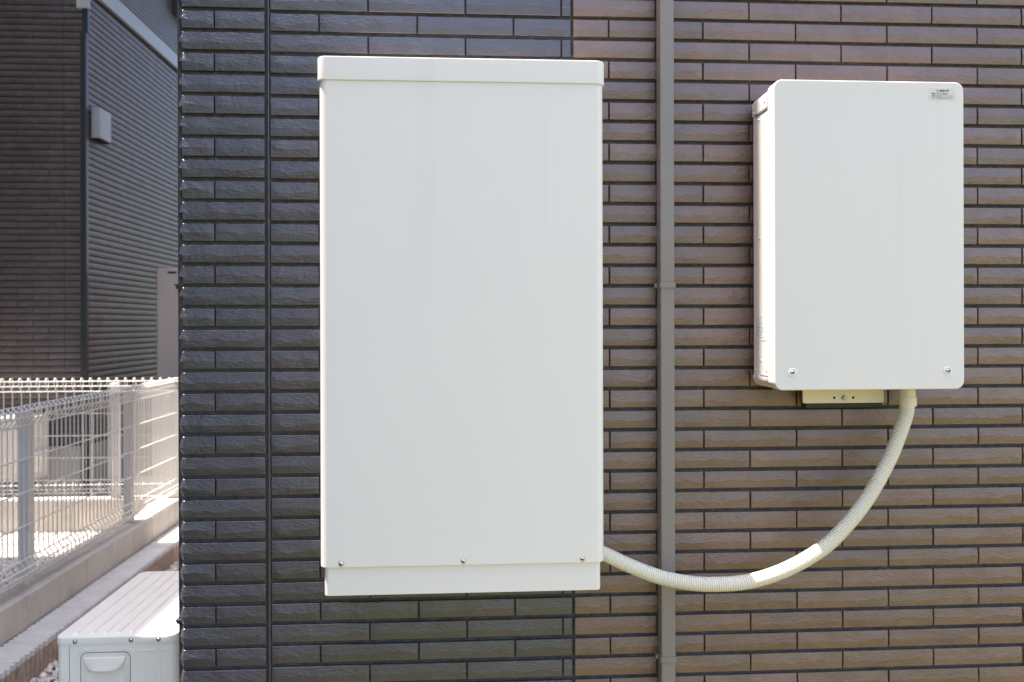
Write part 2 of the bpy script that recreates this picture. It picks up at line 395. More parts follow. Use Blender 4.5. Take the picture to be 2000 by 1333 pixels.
# the courses above, below and to the right of what is picked out singly
def mass_rows(i, full):
    z = Z0 - ROW * i - HT; B = i % 2 == 0
    if z < 0.31 or z > 6.1: return
    xe = [XB0] + [0.2385 + 0.2370 * k - (0.0 if not B else 0.1182) for k in range(1, 18)]
    if full:
        e = [XP0] + (JB_C if B else JA_C) + [XP1]
        for a, b in zip(e[:-1], e[1:]): plain_tile(MASS['charcoal'], a, b, z)
        plain_tile(MASS['charcoal'], XC0 + 0.004, XC1, z)
        e = [x for x in xe if x == XB0 or x > XB0 + 0.02]
    else: e = [1.5424 if B else 1.4234] + [x for x in xe if x > 1.45 + (0.12 if B else 0)]
    for a, b in zip(e[:-1], e[1:]): plain_tile(MASS['brown'], a, b, z)
for i in range(-78, 40): mass_rows(i, not (I0 <= i <= I1))
tag(MASS['charcoal'].build('charcoal_tile_field', 'charcoal', house), kind='stuff')
tag(MASS['brown'].build('brown_tile_field', 'brown', house), kind='stuff')
# ribbed side wall towards the passage
def ribbed(mb, p0, p1, nrm, z0, z1, pitch, depth):
    """courses of two-facet siding from p0 to p1 (xy), facing nrm"""
    p0 = Vector((*p0, 0)); p1 = Vector((*p1, 0)); nv = Vector((*nrm, 0)); z = z0; h = pitch * 0.82
    while z + h <= z1 + 1e-6:
        prof = [(0, z), (depth * 0.75, z + 0.001), (depth, z + h * 0.45), (depth * 0.72, z + h - 0.001), (0, z + h)]
        n = len(prof); vs_ = []
        for p in (p0, p1):
            for d_, zz in prof: vs_.append(p + nv * d_ + Vector((0, 0, zz)))
        mb.add(vs_, [(k, n + k, n + k + 1, k + 1) for k in range(n - 1)] + [tuple(range(n)), tuple(range(2 * n - 1, n - 1, -1))])
        z += pitch
mb = MB(); ribbed(mb, (-0.668, 9.0), (-0.668, 0.10), (-1, 0), 0.3327, 6.15, ROW, 0.013)
tag(mb.build('side_siding', 'charcoal', house), kind='stuff')

# ------------------------------------------------------------------ downpipes on the tiled house
dp = empty('taupe_downpipe', (0.4927, -0.024, 0.0))
tag(dp, 'square taupe downpipe running down the brown tiles between the two ivory boxes', 'downpipe')
MB().rbox(0.4750, 0.5104, -0.0435, -0.0055, 0.05, 6.1, 0.0035, 'z', 3).build('pipe', 'pipe', dp, True, 40)
for zz in (2.75, 1.5655, 0.6545, 0.2):
    cl = MB()
    cl.rbox(0.4722, 0.5132, -0.0465, -0.004, zz - 0.0065, zz + 0.0065, 0.004, 'z', 3, 0.0008).build('clip', 'pipe', dp, True, 40)
    MB().rbox(0.4655, 0.4718, -0.026, -0.016, zz - 0.0045, zz + 0.0045, 0.0015, 'z', 2).rbox(0.5136, 0.5165, -0.026, -0.016, zz - 0.0045, zz + 0.0045, 0.0015, 'z', 2).build('clip_ear', 'pipe', dp, True, 40)
ld = empty('dark_downpipe', (-0.725, 0.09, 0.0))
tag(ld, 'thin dark downpipe peeping out behind the charcoal corner of the house', 'downpipe')
MB().rbox(-0.7128, -0.690, 0.070, 0.110, 0.02, 6.1, 0.004, 'z', 3).build('pipe', 'dpipe', ld, True, 40)
for zz in (1.567, 0.7375):
    MB().rbox(-0.7155, -0.688, 0.062, 0.118, zz - 0.006, zz + 0.006, 0.003, 'z', 2).build('clip', 'dpipe', ld, True, 40)
    MB().box(-0.7150, -0.6930, 0.054, 0.0615, zz + 0.002, zz + 0.006).build('strap', 'dpipe', ld)

# ------------------------------------------------------------------ screws
def screw(name, p, nrm, r, parent, mat='steel', washer=True):
    mb = MB(); n = Vector(nrm)
    prof = [(r * 1.55, 0.0), (r * 1.55, r * 0.14), (r * 1.06, r * 0.18), (r, r * 0.45), (r * 0.8, r * 0.78), (r * 0.42, r * 0.95), (r * 0.34, r * 0.62), (0.0005, r * 0.60)]
    if not washer: prof = [(r * 1.1, 0.0)] + prof[3:]
    mb.lathe(prof, Vector(p) - n * 0.0004, n, 14)
    o = mb.build(name, mat, parent, True, 40, origin=p)
    if washer or nrm[1] < 0:
        u = Vector((0, 0, 1)); v = n.cross(u); c = Vector(p) + n * (r * 0.97); rc = MB(); a = r * 0.52; b = r * 0.15
        for d1, d2 in ((u + v, v - u), (v - u, u + v)):
            d1 = d1.normalized(); d2 = d2.normalized()
            rc.add([c - d1 * a - d2 * b, c + d1 * a - d2 * b, c + d1 * a + d2 * b, c - d1 * a + d2 * b], [(0, 1, 2, 3)]); c = c + n * 0.00005
        q = rc.build('cross_recess', 'dark', None); q.parent = o; q.location = -Vector(p)
    return o

# ------------------------------------------------------------------ the large ivory box
YF = -0.200
bb = empty('storage_box', (-0.004, -0.1, 0.878))
tag(bb, 'large tall ivory steel box on the charcoal tiles, the bigger of the two wall boxes', 'wall box')
MB().rbox(-0.3168, 0.3088, YF, -0.012, 0.9425, 2.012, 0.018, 'z', 8, 0.0012).build('body', 'ivory', bb, True, 30)
cap = MB().rbox(-0.3208, 0.3124, YF - 0.0035, -0.010, 2.0035, 2.0560, 0.020, 'z', 8, 0.0030).build('lid', 'ivory', bb, True, 30)
MB().rbox(-0.3085, 0.3012, YF + 0.007, -0.014, 0.8785, 0.9465, 0.011, 'z', 6, 0.0014).build('base_tray', 'ivory', bb, True, 30)
for x in (-0.2695, -0.0045, 0.2590): screw('screw', (x, YF, 0.9505), (0, -1, 0), 0.0044, bb)
screw('screw', (-0.3085, -0.165, 0.934), (-1, 0, 0), 0.0042, bb, washer=False)
screw('screw', (0.3012, -0.165, 0.932), (1, 0, 0), 0.0042, bb, washer=False)
MB().box(-0.26, 0.25, -0.0115, -0.002, 0.95, 1.98).build('wall_bracket', 'ivory', bb)

# ------------------------------------------------------------------ the smaller ivory box
rb = empty('power_unit', (0.9355, -0.1, 1.3175))
tag(rb, 'smaller ivory box on brown tiles at right, with warning sticker and sunlit left side', 'wall box')
X0, X1, ZB, ZT = 0.7092, 1.1616, 1.3175, 2.0325
MB().rbox(X0, X1, -0.166, -0.124, ZB, ZT, 0.0205, 'y', 8, 0.0035).build('front_cover', 'ivory2', rb, True, 30)
MB().rbox(X0 + 0.0022, X1 - 0.002, -0.1238, -0.030, ZB + 0.003, ZT - 0.0085, 0.020, 'y', 8, 0.001).build('body', 'ivory2', rb, True, 30)
# top hood: wraps the upper part of the body, a hair proud of it
def hood(z0, z1, name, proud):
    mb = MB(); a0, a1 = X0 + 0.0022 - proud, X1 - 0.002 + proud
    mb.rbox(a0, a1, -0.1232, -0.0285, z0, z1, 0.021, 'y', 8, 0.0006)
    o = mb.build(name, 'ivory2', rb, True, 30); return o
def half_hood(top):
    """U-shaped strip over the top (or under the bottom) of the body with rounded corners"""
    a0, a1 = X0 + 0.0006, X1 - 0.0006; rr = 0.022; out_ = []
    zt = ZT - 0.0062 if top else ZB + 0.0016; ze = 1.9815 if top else 1.3452; sg = 1 if top else -1
    out_.append((a0, ze))
    for k in range(9):
        q = R(180 - 90 * k / 8); out_.append((a0 + rr + rr * math.cos(q), zt - sg * rr + sg * rr * math.sin(q)))
    for k in range(9):
        q = R(90 - 90 * k / 8); out_.append((a1 - rr + rr * math.cos(q), zt - sg * rr + sg * rr * math.sin(q)))
    out_.append((a1, ze)); n = len(out_); vs_ = []; fs = []
    cx = (a0 + a1) / 2; cz = 1.675
    for y in (-0.1225, -0.0275):
        for t_ in (0, 0.0022):
            for x, z in out_:
                dx = t_ if x < cx else -t_
                on_side = abs(x - a0) < 1e-6 or abs(x - a1) < 1e-6
                vs_.append((x + dx, y, z - (0 if abs(z - ze) < 1e-9 else sg * t_)))
    q = lambda r_, i: r_ * n + i
    for i in range(n - 1):
        for a, b in ((0, 2), (3, 1), (1, 0), (2, 3)):
            fs.append((q(a, i), q(a, i + 1), q(b, i + 1), q(b, i)))
    for i in (0, n - 1): fs.append((q(0, i), q(1, i), q(3, i), q(2, i)))
    bm = bmesh.new(); me0 = mesh('hood', vs_, fs); bm.from_mesh(me0); bmesh.ops.recalc_face_normals(bm, faces=bm.faces)
    vv = [v.co.copy() for v in bm.verts]; ff = [tuple(v.index for v in f.verts) for f in bm.faces]; bm.free()
    return MB().add(vv, ff).build('top_hood' if top else 'bottom_tray', 'ivory2', rb, True, 35)
half_hood(True); half_hood(False)
MB().box(X0 + 0.0005, X0 + 0.0018, -0.1222, -0.045, 1.9770, 1.9808).build('seam_slot', 'greyink', rb)
MB().box(X0 + 0.0005, X0 + 0.0018, -0.1222, -0.075, 1.3460, 1.3490).build('seam_slot', 'greyink', rb)
for y, z in ((-0.108, 1.997), (-0.037, 1.988), (-0.069, 1.963), (-0.072, 1.676), (-0.078, 1.383), (-0.043, 1.357), (-0.112, 1.361)):
    screw('side_screw', (X0 + (0.0008 if (z > 1.98 or z < 1.3452) else 0.0022), y, z), (-1, 0, 0), 0.0026, rb, 'steel', False)
for x, z in ((0.7505, 1.3590), (1.1208, 1.3603)):
    MB().lathe([(0.0102, 0), (0.0100, 0.0012), (0.0088, 0.0022), (0.0074, 0.0020), (0.0062, 0.0006), (0.004, 0.0005)], (x, -0.1659, z), (0, -1, 0), 24).build('washer', 'wlabel', rb, True, 40)
    screw('screw', (x, -0.1664, z), (0, -1, 0), 0.0050, rb, washer=False)
# warning sticker with its lettering
st = MB().rbox(1.0757, 1.1414, -0.16635, -0.16595, 1.9882, 2.0178, 0.003, 'y', 3).build('warning_sticker', 'label', rb)
def text(name, body, size, loc, parent, mat, bold=0.0, rot=(R(90), 0, 0)):
    cu = bpy.data.curves.new(name, 'FONT'); cu.body = body; cu.size = size; cu.resolution_u = 2; cu.offset = bold
    o = bpy.data.objects.new(name, cu); COL.objects.link(o)
    dg = bpy.context.evaluated_depsgraph_get(); me = bpy.data.meshes.new_from_object(o.evaluated_get(dg))
    bpy.data.objects.remove(o); bpy.data.curves.remove(cu)
    me.materials.clear(); me.materials.append(M[mat])
    t = bpy.data.objects.new(name, me); COL.objects.link(t); t.parent = parent; t.rotation_euler = rot
    base = Vector((0, 0, 0)); q = parent
    while q is not None: base += Vector(q.location); q = q.parent
    t.location = Vector(loc) - base
    return t
YS = -0.16645
text('lettering', '\u9ad8\u6e29\u6ce8\u610f', 0.0056, (1.1023, YS, 2.0093), st, 'ink', 0.00018)
for k, s_ in enumerate(('\u904b\u8ee2\u4e2d\u3084\u505c\u6b62\u76f4\u5f8c\u306f', '\u672c\u4f53\u306b\u89e6\u308c\u306a\u3044\u3067\u304f\u3060\u3055\u3044\u3002', '\u3084\u3051\u3069\u306e\u6050\u308c\u304c\u3042\u308a\u307e\u3059\u3002')):
    text('lettering', s_, 0.0045, (1.0830, YS, 2.0030 - 0.0053 * k), st, 'ink', 0.00006)
tri = []; cx, cz = 1.0975, 2.0108
def ring(rad): return [(cx + rad * math.cos(R(90 + 120 * k)), YS, cz + rad * math.sin(R(90 + 120 * k))) for k in range(3)]
MB().add(ring(0.0036) + ring(0.0024), [(0, 1, 4, 3), (1, 2, 5, 4), (2, 0, 3, 5)]).add(
    [(cx - 0.0003, YS, cz - 0.0006), (cx + 0.0003, YS, cz - 0.0006), (cx + 0.0003, YS, cz + 0.0014), (cx - 0.0003, YS, cz + 0.0014)], [(0, 1, 2, 3)]).build('warning_triangle', 'ink', st)
# printed table on the left side
XS_ = X0 + 0.0022
s2 = MB().box(XS_ - 0.0004, XS_ + 0.0002, -0.1150, -0.0400, 1.4300, 1.4905).build('data_sticker', 'wlabel', rb)
mb = MB(); xl = XS_ - 0.00055; rr_ = random.Random(5)
def strip(y0, y1, z0, z1): mb.add([(xl, y0, z0), (xl, y1, z0), (xl, y1, z1), (xl, y0, z1)], [(0, 3, 2, 1)][::1])
for zz in (1.4880, 1.4600, 1.4322): strip(-0.1130, -0.0420, zz - 0.0003, zz + 0.0003)
for k in range(11):
    zz = 1.4848 - 0.0045 * k - (0.002 if k > 5 else 0); y = -0.0450
    strip(-0.0440, -0.0432, zz - 0.0011, zz + 0.0011)
    y = -0.0475
    while y > -0.0475 - rr_.uniform(0.032, 0.055):
        l_ = rr_.uniform(0.002, 0.007); strip(y - l_, y, zz - 0.0009, zz + 0.0009); y -= l_ + rr_.uniform(0.0008, 0.002)
mb.build('print', 'greyink', s2)
# bracket under the box
br = MB().rbox(0.8325, 1.0385, -0.036, -0.030, 1.2742, 1.335, 0.004, 'y', 4, 0.0008).build('mounting_plate', 'cream', rb, True, 30)
for x in (0.9117, 0.9600): MB().lathe([(0.0032, 0), (0.0032, 0.0004)], (x, -0.0359, 1.2875), (0, -1, 0), 14).build('bolt_hole', 'dark', br)
MB().lathe([(0.0075, 0), (0.0075, 0.0014), (0.0056, 0.0016), (0.0056, 0.0065), (0.0048, 0.0074)], (0.9365, -0.0358, 1.2878), (0, -1, 0), 6).build('bolt', 'bolt', br)
MB().rbox(0.8430, 1.0370, -0.0285, -0.003, 1.2625, 1.300, 0.001, 'y', 2).build('rubber_pad', 'rubber', rb)
# outlet under the box
cx_, cy_ = 1.0715, -0.085
MB().lathe([(0.0172, 0.0), (0.0172, 0.026), (0.0196, 0.0262), (0.0196, 0.0455), (0.0188, 0.0470), (0.014, 0.0471)], (cx_, cy_, 1.3178), (0, 0, -1), 24).build('cable_outlet', 'cream', rb, True, 30)

# ------------------------------------------------------------------ ribbed conduit
def bez(pts, n):
    """Catmull-Rom through pts, resampled evenly"""
    P = [Vector(p) for p in pts]; P = [P[0] * 2 - P[1]] + P + [P[-1] * 2 - P[-2]]; o = []
    for i in range(1, len(P) - 2):
        for k in range(40):
            t = k / 40; a, b, c, d = P[i - 1:i + 3]
            o.append(0.5 * ((2 * b) + (c - a) * t + (2 * a - 5 * b + 4 * c - d) * t * t + (3 * b - a - 3 * c + d) * t ** 3))
    o.append(P[-2]); L = [0]
    for a, b in zip(o[:-1], o[1:]): L.append(L[-1] + (b - a).length)
    res = []; j = 0
    for i in range(n + 1):
        s_ = L[-1] * i / n
        while j < len(L) - 2 and L[j + 1] < s_: j += 1
        res.append(o[j].lerp(o[j + 1], (s_ - L[j]) / max(1e-9, L[j + 1] - L[j])))
    return res, L[-1]
cy = -0.092
cpts = [(0.262, -0.080, 0.952), (0.294, -0.082, 0.9400), (0.3285, -0.086, 0.9275), (0.3860, cy, 0.9005), (0.4580, cy - 0.004, 0.8730), (0.5300, cy - 0.010, 0.8590), (0.5905, cy - 0.015, 0.8565),
        (0.6640, cy - 0.020, 0.8625), (0.7380, cy - 0.022, 0.8830), (0.8125, cy - 0.022, 0.9180), (0.8760, cy - 0.020, 0.9625), (0.9530, cy - 0.015, 1.0460), (1.0140, cy - 0.008, 1.1410), (1.0500, cy, 1.2150), (1.0655, -0.087, 1.2520), (cx_, cy_, 1.2900)]
probe, LEN = bez(cpts, 10)
pitch = 0.0054; nr = int(LEN / pitch)
path, _ = bez(cpts, nr * 4)
rad = [0.0176, 0.0172, 0.0148, 0.0172] * nr + [0.0176]
cb = MB().tube(path, rad, 20)
co = cb.build('conduit', 'conduit', None, True, 40, origin=(0.602, cy, 0.845))
tag(co, 'ribbed ivory cable conduit sagging in a curve between the two wall boxes', 'conduit')

# ------------------------------------------------------------------ outdoor unit by the corner
ac = empty('outdoor_unit', (-0.9545, 0.57, 0.0))
tag(ac, 'near air conditioner outdoor unit with ridged top beside the charcoal house corner', 'air conditioner')
AX0, AX1, AY0, AY1, AZ = -1.1220, -0.7960, 0.2850, 0.8680, 0.620
MB().rbox(AX0 + 0.003, AX1 - 0.003, AY0 + 0.003, AY1 - 0.003, 0.06, 0.5985, 0.020, 'z', 6, 0.001).build('body', 'acwhite', ac, True, 30)
lid = MB().rbox(AX0, AX1, AY0, AY1, 0.5955, AZ, 0.024, 'z', 7, 0.0055).build('top_lid', 'acwhite', ac, True, 30)
for x in (-1.074, -1.030, -0.995, -0.961, -0.926):
    r_ = MB(); yy0, yy1 = AY0 + 0.018, AY1 - 0.03; h = 0.0048
    r_.add([(x - 0.0070, yy0, AZ - 0.001), (x + 0.0070, yy0, AZ - 0.001), (x + 0.0070, yy1, AZ - 0.001), (x - 0.0070, yy1, AZ - 0.001),
            (x - 0.002, yy0 + 0.008, AZ + h), (x + 0.002, yy0 + 0.008, AZ + h), (x + 0.002, yy1 - 0.008, AZ + h), (x - 0.002, yy1 - 0.008, AZ + h)],
           [(4, 5, 6, 7), (0, 1, 5, 4), (1, 2, 6, 5), (2, 3, 7, 6), (3, 0, 4, 7)]).build('ridge', 'acwhite', lid)
for x in (-0.857, -0.850): MB().rbox(x - 0.001, x + 0.001, AY0 + 0.02, AY1 - 0.03, AZ - 0.001, AZ + 0.0015, 0.0005, 'z', 1).build('ridge', 'acwhite', lid)
fr = MB()
for (a, b, c, d) in ((-0.905, -0.903, 0.46, 0.74), (-0.872, -0.870, 0.46, 0.74), (-0.903, -0.872, 0.46, 0.462), (-0.903, -0.872, 0.738, 0.74)): fr.box(a, b, c, d, AZ - 0.001, AZ + 0.0012)
fr.build('embossed_frame', 'acwhite', lid)
for x, z in ((-1.0655, 0.6075), (-0.9165, 0.6080), (-0.8430, 0.6085)): screw('screw', (x, AY0, z), (0, -1, 0), 0.0042, lid, washer=True)
YA = AY0 + 0.003
MB().box(-1.0822, -1.0808, YA - 0.0006, YA + 0.001, 0.07, 0.5945).build('panel_seam', 'greyink', ac)
# handle recess
hp = MB().rbox(-1.0505, -0.9205, YA - 0.0012, YA + 0.004, 0.40, 0.5745, 0.016, 'y', 6).build('handle_panel', 'acplastic', ac, True, 30)
MB().rbox(-1.0528, -0.9182, YA - 0.0007, YA + 0.003, 0.397, 0.5768, 0.0178, 'y', 6).build('handle_gap', 'greyink', ac, True, 30)
gv = []; gf = []; ng = 16        # bowl-shaped grip
for k in range(ng + 1):
    t = k / ng; x = -1.0405 + 0.108 * t; q = 1 - abs(2 * t - 1) ** 3.2
    zt_ = 0.5635; zb_ = 0.5535 - 0.027 * q ** 0.8; d_ = 0.006 + 0.013 * q
    gv += [(x, YA - 0.0012, zt_), (x, YA - 0.0012 - d_ * 0.55, zt_ - 0.001), (x, YA - 0.0012 - d_, zb_ + 0.006), (x, YA - 0.0012 - d_ * 0.85, zb_), (x, YA - 0.0012, zb_ + 0.004)]
for k in range(ng):
    for j in range(4): a = k * 5 + j; gf.append((a, a + 1, a + 6, a + 5))
gf.append((0, 4, 3, 2, 1)); e_ = ng * 5; gf.append((e_, e_ + 1, e_ + 2, e_ + 3, e_ + 4))
MB().add(gv, gf).build('grip', 'acplastic', hp, True, 40)
MB().rbox(-1.034, -0.937, YA - 0.0016, YA, 0.47, 0.527, 0.02, 'y', 5).build('grip_recess', 'acwhite', hp, True, 30)
for a, b, c, d in ((-0.9000, -0.8500, 0.5770, 0.5800), (-0.8390, -0.8250, 0.5770, 0.5800)): MB().rbox(a, b, YA - 0.0018, YA + 0.001, c, d, 0.001, 'y', 2).build('emboss', 'acwhite', ac, True, 40)
for a in (-0.8390, -0.8530): MB().rbox(a, a + 0.003, YA - 0.0012, YA + 0.001, 0.42, 0.573, 0.001, 'y', 2).build('emboss', 'acwhite', ac, True, 40)
for (cxx, q0, q1) in ((-1.040, 90, 180), (-0.9305, 0, 90)):
    pth = [(cxx + 0.022 * math.cos(R(q0 + (q1 - q0) * k / 8)), YA, 0.5625 + 0.022 * math.sin(R(q0 + (q1 - q0) * k / 8))) for k in range(9)]
    if q0 == 90: pth = [(cxx + 0.014, YA, 0.5845)] + pth
    else: pth = pth + [(cxx - 0.014, YA, 0.5845)]
    MB().tube(pth, 0.0022, 6).build('emboss', 'acwhite', ac, True, 60)
for x in (-1.06, -0.85):
    for y in (0.36, 0.80): MB().box(x - 0.03, x + 0.03, y - 0.03, y + 0.03, -0.02, 0.0605).build('foot', 'plinth', ac)

# ------------------------------------------------------------------ boundary: ribbed blocks, kerb, mesh fences
rw = empty('ribbed_block_wall', (-1.863, 2.5, -0.02))
tag(rw, 'low brownish ribbed block wall with grey top running back beside the near outdoor unit', 'block wall')
rp = 0.0345; nb = 12; BL = rp * nb
vs_ = []; prof_ = []
rr_ = random.Random(8)
bx0, bx1 = -0.080, 0.080
pts = []
for s_ in range(nb * 4 + 1):
    ph = (s_ % 4); pts.append((s_ * rp / 4, {0: -0.004, 1: 0.011, 2: 0.014, 3: 0.011}[ph]))
def rib_block():
    mb = MB(); nz = 5; H = 0.128
    def side(sg):
        g = []
        for iz in range(nz):
            for (y, d_) in pts:
                j = 0.003 * (iz not in ()) ; g.append((sg * (0.066 + d_ + rr_.uniform(-j, j)), y + rr_.uniform(-.0015, .0015), H * iz / (nz - 1)))
        n = len(pts); f = []
        for iz in range(nz - 1):
            for k in range(n - 1):
                a = iz * n + k; q = (a, a + 1, a + n + 1, a + n); f.append(q if sg > 0 else q[::-1])
        return g, f
    g1, f1 = side(1); g2, f2 = side(-1); mb.add(g1, f1); mb.add(g2, f2)
    return mb, [v for v in g1[-len(pts):]], [v for v in g2[-len(pts):]]
mbk, top1, top2 = rib_block()
bm_ = mesh('rib_block', mbk.v, mbk.f, True, 50); bm_.materials.append(M['ribblock'])
cpv = [Vector((v[0] + 0.001, v[1], 0.1285)) for v in top1] + [Vector((v[0] - 0.001, v[1], 0.1285)) for v in top2]
cpv += [Vector((v[0], v[1], 0.150)) for v in cpv]
n_ = len(top1); m2 = 2 * n_; cf = []
for k in range(n_ - 1):
    cf += [(m2 + k, m2 + k + 1, m2 + n_ + k + 1, m2 + n_ + k)[::-1], (k, k + 1, m2 + k + 1, m2 + k), (n_ + k, m2 + n_ + k, m2 + n_ + k + 1, n_ + k + 1)]
cf += [(0, m2, m2 + n_, n_), (n_ - 1, m2 - 1, m2 + m2 - 1, m2 + n_ - 1)]
cap_me = mesh('block_cap', cpv, cf); cap_me.materials.append(M['cap'])
for k in range(-2, 11):
    y = 0.9 + k * (BL + 0.004)
    b_ = bpy.data.objects.new('ribbed_block', bm_); COL.objects.link(b_); b_.parent = rw; b_.location = (rr_.uniform(-.001, .001), y - 2.5, 0)
    c_ = bpy.data.objects.new('block_cap', cap_me); COL.objects.link(c_); c_.parent = b_
sk = empty('side_kerb', (-2.02, 2.0, 0.0))
tag(sk, 'smooth concrete kerb under the side mesh fence, running back past the outdoor unit', 'kerb')
y = -1.4
while y < 3.60:
    y1_ = min(y + 0.2815, 3.78 if y > 3.3 else 99)
    MB().rbox(-2.095, -1.947, y + 0.001, y1_ - 0.001, -0.02, 0.274, 0.004, 'z', 2, 0.004).build('kerb_block', 'kerbface', sk, False); y = y1_
bk = empty('rear_kerb', (-3.5, 3.7, 0.0))
tag(bk, 'sunlit low concrete kerb under the rear mesh fence, beyond the white gravel', 'kerb')
x = -2.0965
while x > -6.0:
    MB().rbox(x - 0.60, x - 0.001, 3.655, 3.775, -0.02, 0.272, 0.004, 'y', 2).build('kerb_block', 'concrete', bk); x -= 0.6015

WZ = [(1.088, 0.033), (1.052, -0.004), (1.016, 0.0), (0.864, 0.0), (0.711, 0.0), (0.558, 0.0), (0.404, 0.0), (0.374, 0.026), (0.346, 0.026), (0.315, 0.0)]
prof_w = [(0.0, 0.300), (0.0, 0.316), (0.026, 0.346), (0.026, 0.374), (0.004, 0.402), (0.0, 0.43), (0.0, 0.7), (0.0, 1.00), (0.002, 1.020), (0.022, 1.045), (0.034, 1.070), (0.035, 1.092), (0.024, 1.109), (0.008, 1.108), (-0.004, 1.092), (-0.008, 1.062), (-0.005, 1.040)]
def wire_mesh(ax, ay):
    mb = MB().tube([(p * ax, p * ay, z) for p, z in prof_w], 0.0036, 6)
    me = mesh('vertical_wire', mb.v, mb.f, True); me.materials.append(M['fence']); return me
def fence(name, label, p0, p1, wn, pitch, posts, post_off, phase=0.0):
    root = empty(name, (p0[0], p0[1], 0.27)); tag(root, label, 'mesh fence')
    d = Vector((p1[0] - p0[0], p1[1] - p0[1], 0)); L = d.length; d.normalize(); wn = Vector((*wn, 0))
    me = wire_mesh(wn.x, wn.y); k = phase
    while k < L:
        o = bpy.data.objects.new('vertical_wire', me); COL.objects.link(o); o.parent = root; o.location = d * k + Vector((0, 0, -0.27)); k += pitch
    for z, p in WZ:
        a = Vector((*p0, z)) + wn * (p + 0.0055); b = Vector((*p1, z)) + wn * (p + 0.0055)
        MB().tube([a, b], 0.0040, 6).build('horizontal_wire', 'fence', root)
    for s_ in posts:
        c = Vector((*p0, 0)) + d * s_ + wn * post_off
        po = MB().rbox(c.x - 0.025, c.x + 0.025, c.y - 0.025, c.y + 0.025, 0.268, 1.060, 0.004, 'z', 2).build('post', 'fence', root, True, 40)
        MB().rbox(c.x - 0.0265, c.x + 0.0265, c.y - 0.0265, c.y + 0.0265, 1.0605, 1.072, 0.005, 'z', 2, 0.003).build('post_cap', 'fence', po, True, 40)
fence('side_mesh_fence', 'ivory wire mesh fence on the side kerb, receding beside the outdoor unit', (-2.015, -0.5), (-2.015, 3.70), (1, 0), 0.0425, (0.11, 1.24, 2.37, 3.50), -0.032)
fence('rear_mesh_fence', 'sunlit ivory wire mesh fence along the back of the gravel yard', (-2.035, 3.70), (-5.6, 3.70), (0, -1), 0.0590, (0.405, 2.4), -0.030, 0.02)

# ------------------------------------------------------------------ house behind the rear fence
NX, NY = -2.945, 4.40
nh = empty('brown_neighbour_house', (-4.2, 6.0, 0.0))
tag(nh, 'dark brown tiled neighbouring house behind the rear mesh fence at left', 'house')
MB().box(-8.0, NX - 0.012, NY + 0.012, 13.0, 0.0, 7.2).build('wall_core', 'groove', nh)
MB().box(-8.0, NX - 0.005, NY + 0.004, NY + 0.012, 0.02, 0.535).box(NX - 0.012, NX - 0.004, NY + 0.012, 13.0, 0.02, 0.535).build('foundation', 'found', nh)
nfw = MB().box(-7.99, NX - 0.012, NY + 0.006, NY + 0.0118, 0.545, 4.05).build('front_wall', 'groove', nh, origin=(NX, NY, 0))
NTM = {}
def nbr_tile(L, s_):
    k = (round(L, 3), s_)
    if k not in NTM:
        r_ = random.Random(s_ * 7 + int(L * 1000)); h = HT; n = 5; vs_ = []; fs = []
        for i in range(n + 1):
            x = L * i / n; zr = h * r_.uniform(.40, .52); a = -0.003 * r_.uniform(.7, 1.2)
            vs_ += [(x, 0.008, 0), (x, 0, 0.0005), (x, a, zr), (x, 0, h - 0.0005), (x, 0.008, h)]
        for i in range(n):
            for j in range(4): q = i * 5 + j; fs.append((q, q + 5, q + 6, q + 1))
        fs += [(0, 1, 2, 3, 4), (n * 5 + 4, n * 5 + 3, n * 5 + 2, n * 5 + 1, n * 5)]
        me = mesh('neighbour_tile', vs_, fs); me.materials.append(M['nbr']); NTM[k] = me
    return NTM[k]
XJ = -3.112
rest = MB()
nrow = int((4.05 - 0.55) / ROW)
for i in range(nrow):
    z = 0.552 + i * ROW
    edges = [XJ - 0.118 * (i % 2) - 0.2367 * k for k in range(3, -1, -1)]
    e = [x for x in edges if x > -3.75]
    if i % 2: e.append(XJ)
    for a, b in list(zip(e[:-1], e[1:])) + [(XJ + 0.002, NX + 0.002)]:
        o = link('brown_tile', nbr_tile(b - a - 0.0036, rv.randrange(5)), None, nfw)
        o.location = (a + 0.0018 - NX, rv.uniform(-.0007, .0007) - (0.003 if a > XJ else 0), z)
    rest.box(-7.9, e[0] - 0.002, NY, NY + 0.0059, z, z + HT)
tag(rest.build('far_tiles', 'nbr', nfw), kind='stuff')
sw = MB(); ribbed(sw, (NX - 0.012, NY + 0.013), (NX - 0.012, 13.0), (1, 0), 0.552, 4.08, ROW, 0.011)
tag(sw.build('side_siding', 'nbr_side', nh), kind='stuff')
MB().box(NX - 0.011, NX + 0.018, NY - 0.03, 13.0, 4.105, 4.235).box(-8.0, NX - 0.0112, NY - 0.03, NY + 0.0115, 4.105, 4.235).build('belt_course', 'band', nh)
su = MB(); ribbed(su, (NX - 0.012, NY + 0.013), (NX - 0.012, 13.0), (1, 0), 4.24, 7.15, 0.036, 0.009)
tag(su.build('upper_siding', 'nbr_up', nh), kind='stuff')
MB().box(NX - 0.01, NX + 0.07, 6.22, 6.6, 4.64, 4.95).build('upper_vent', 'dpipe', nh)
npipe = empty('corner_downpipe', (NX, NY - 0.04, 0.0)); tag(npipe, 'dark downpipe at the corner of the brown neighbouring house', 'downpipe')
MB().rbox(NX - 0.020, NX + 0.026, NY - 0.060, NY - 0.014, 0.06, 3.74, 0.005, 'z', 3).build('pipe', 'dpipe', npipe, True, 40)
MB().rbox(NX - 0.0225, NX + 0.0285, NY - 0.0625, NY - 0.0115, 3.69, 3.745, 0.005, 'z', 3).build('collar', 'dpipe', npipe, True, 40)
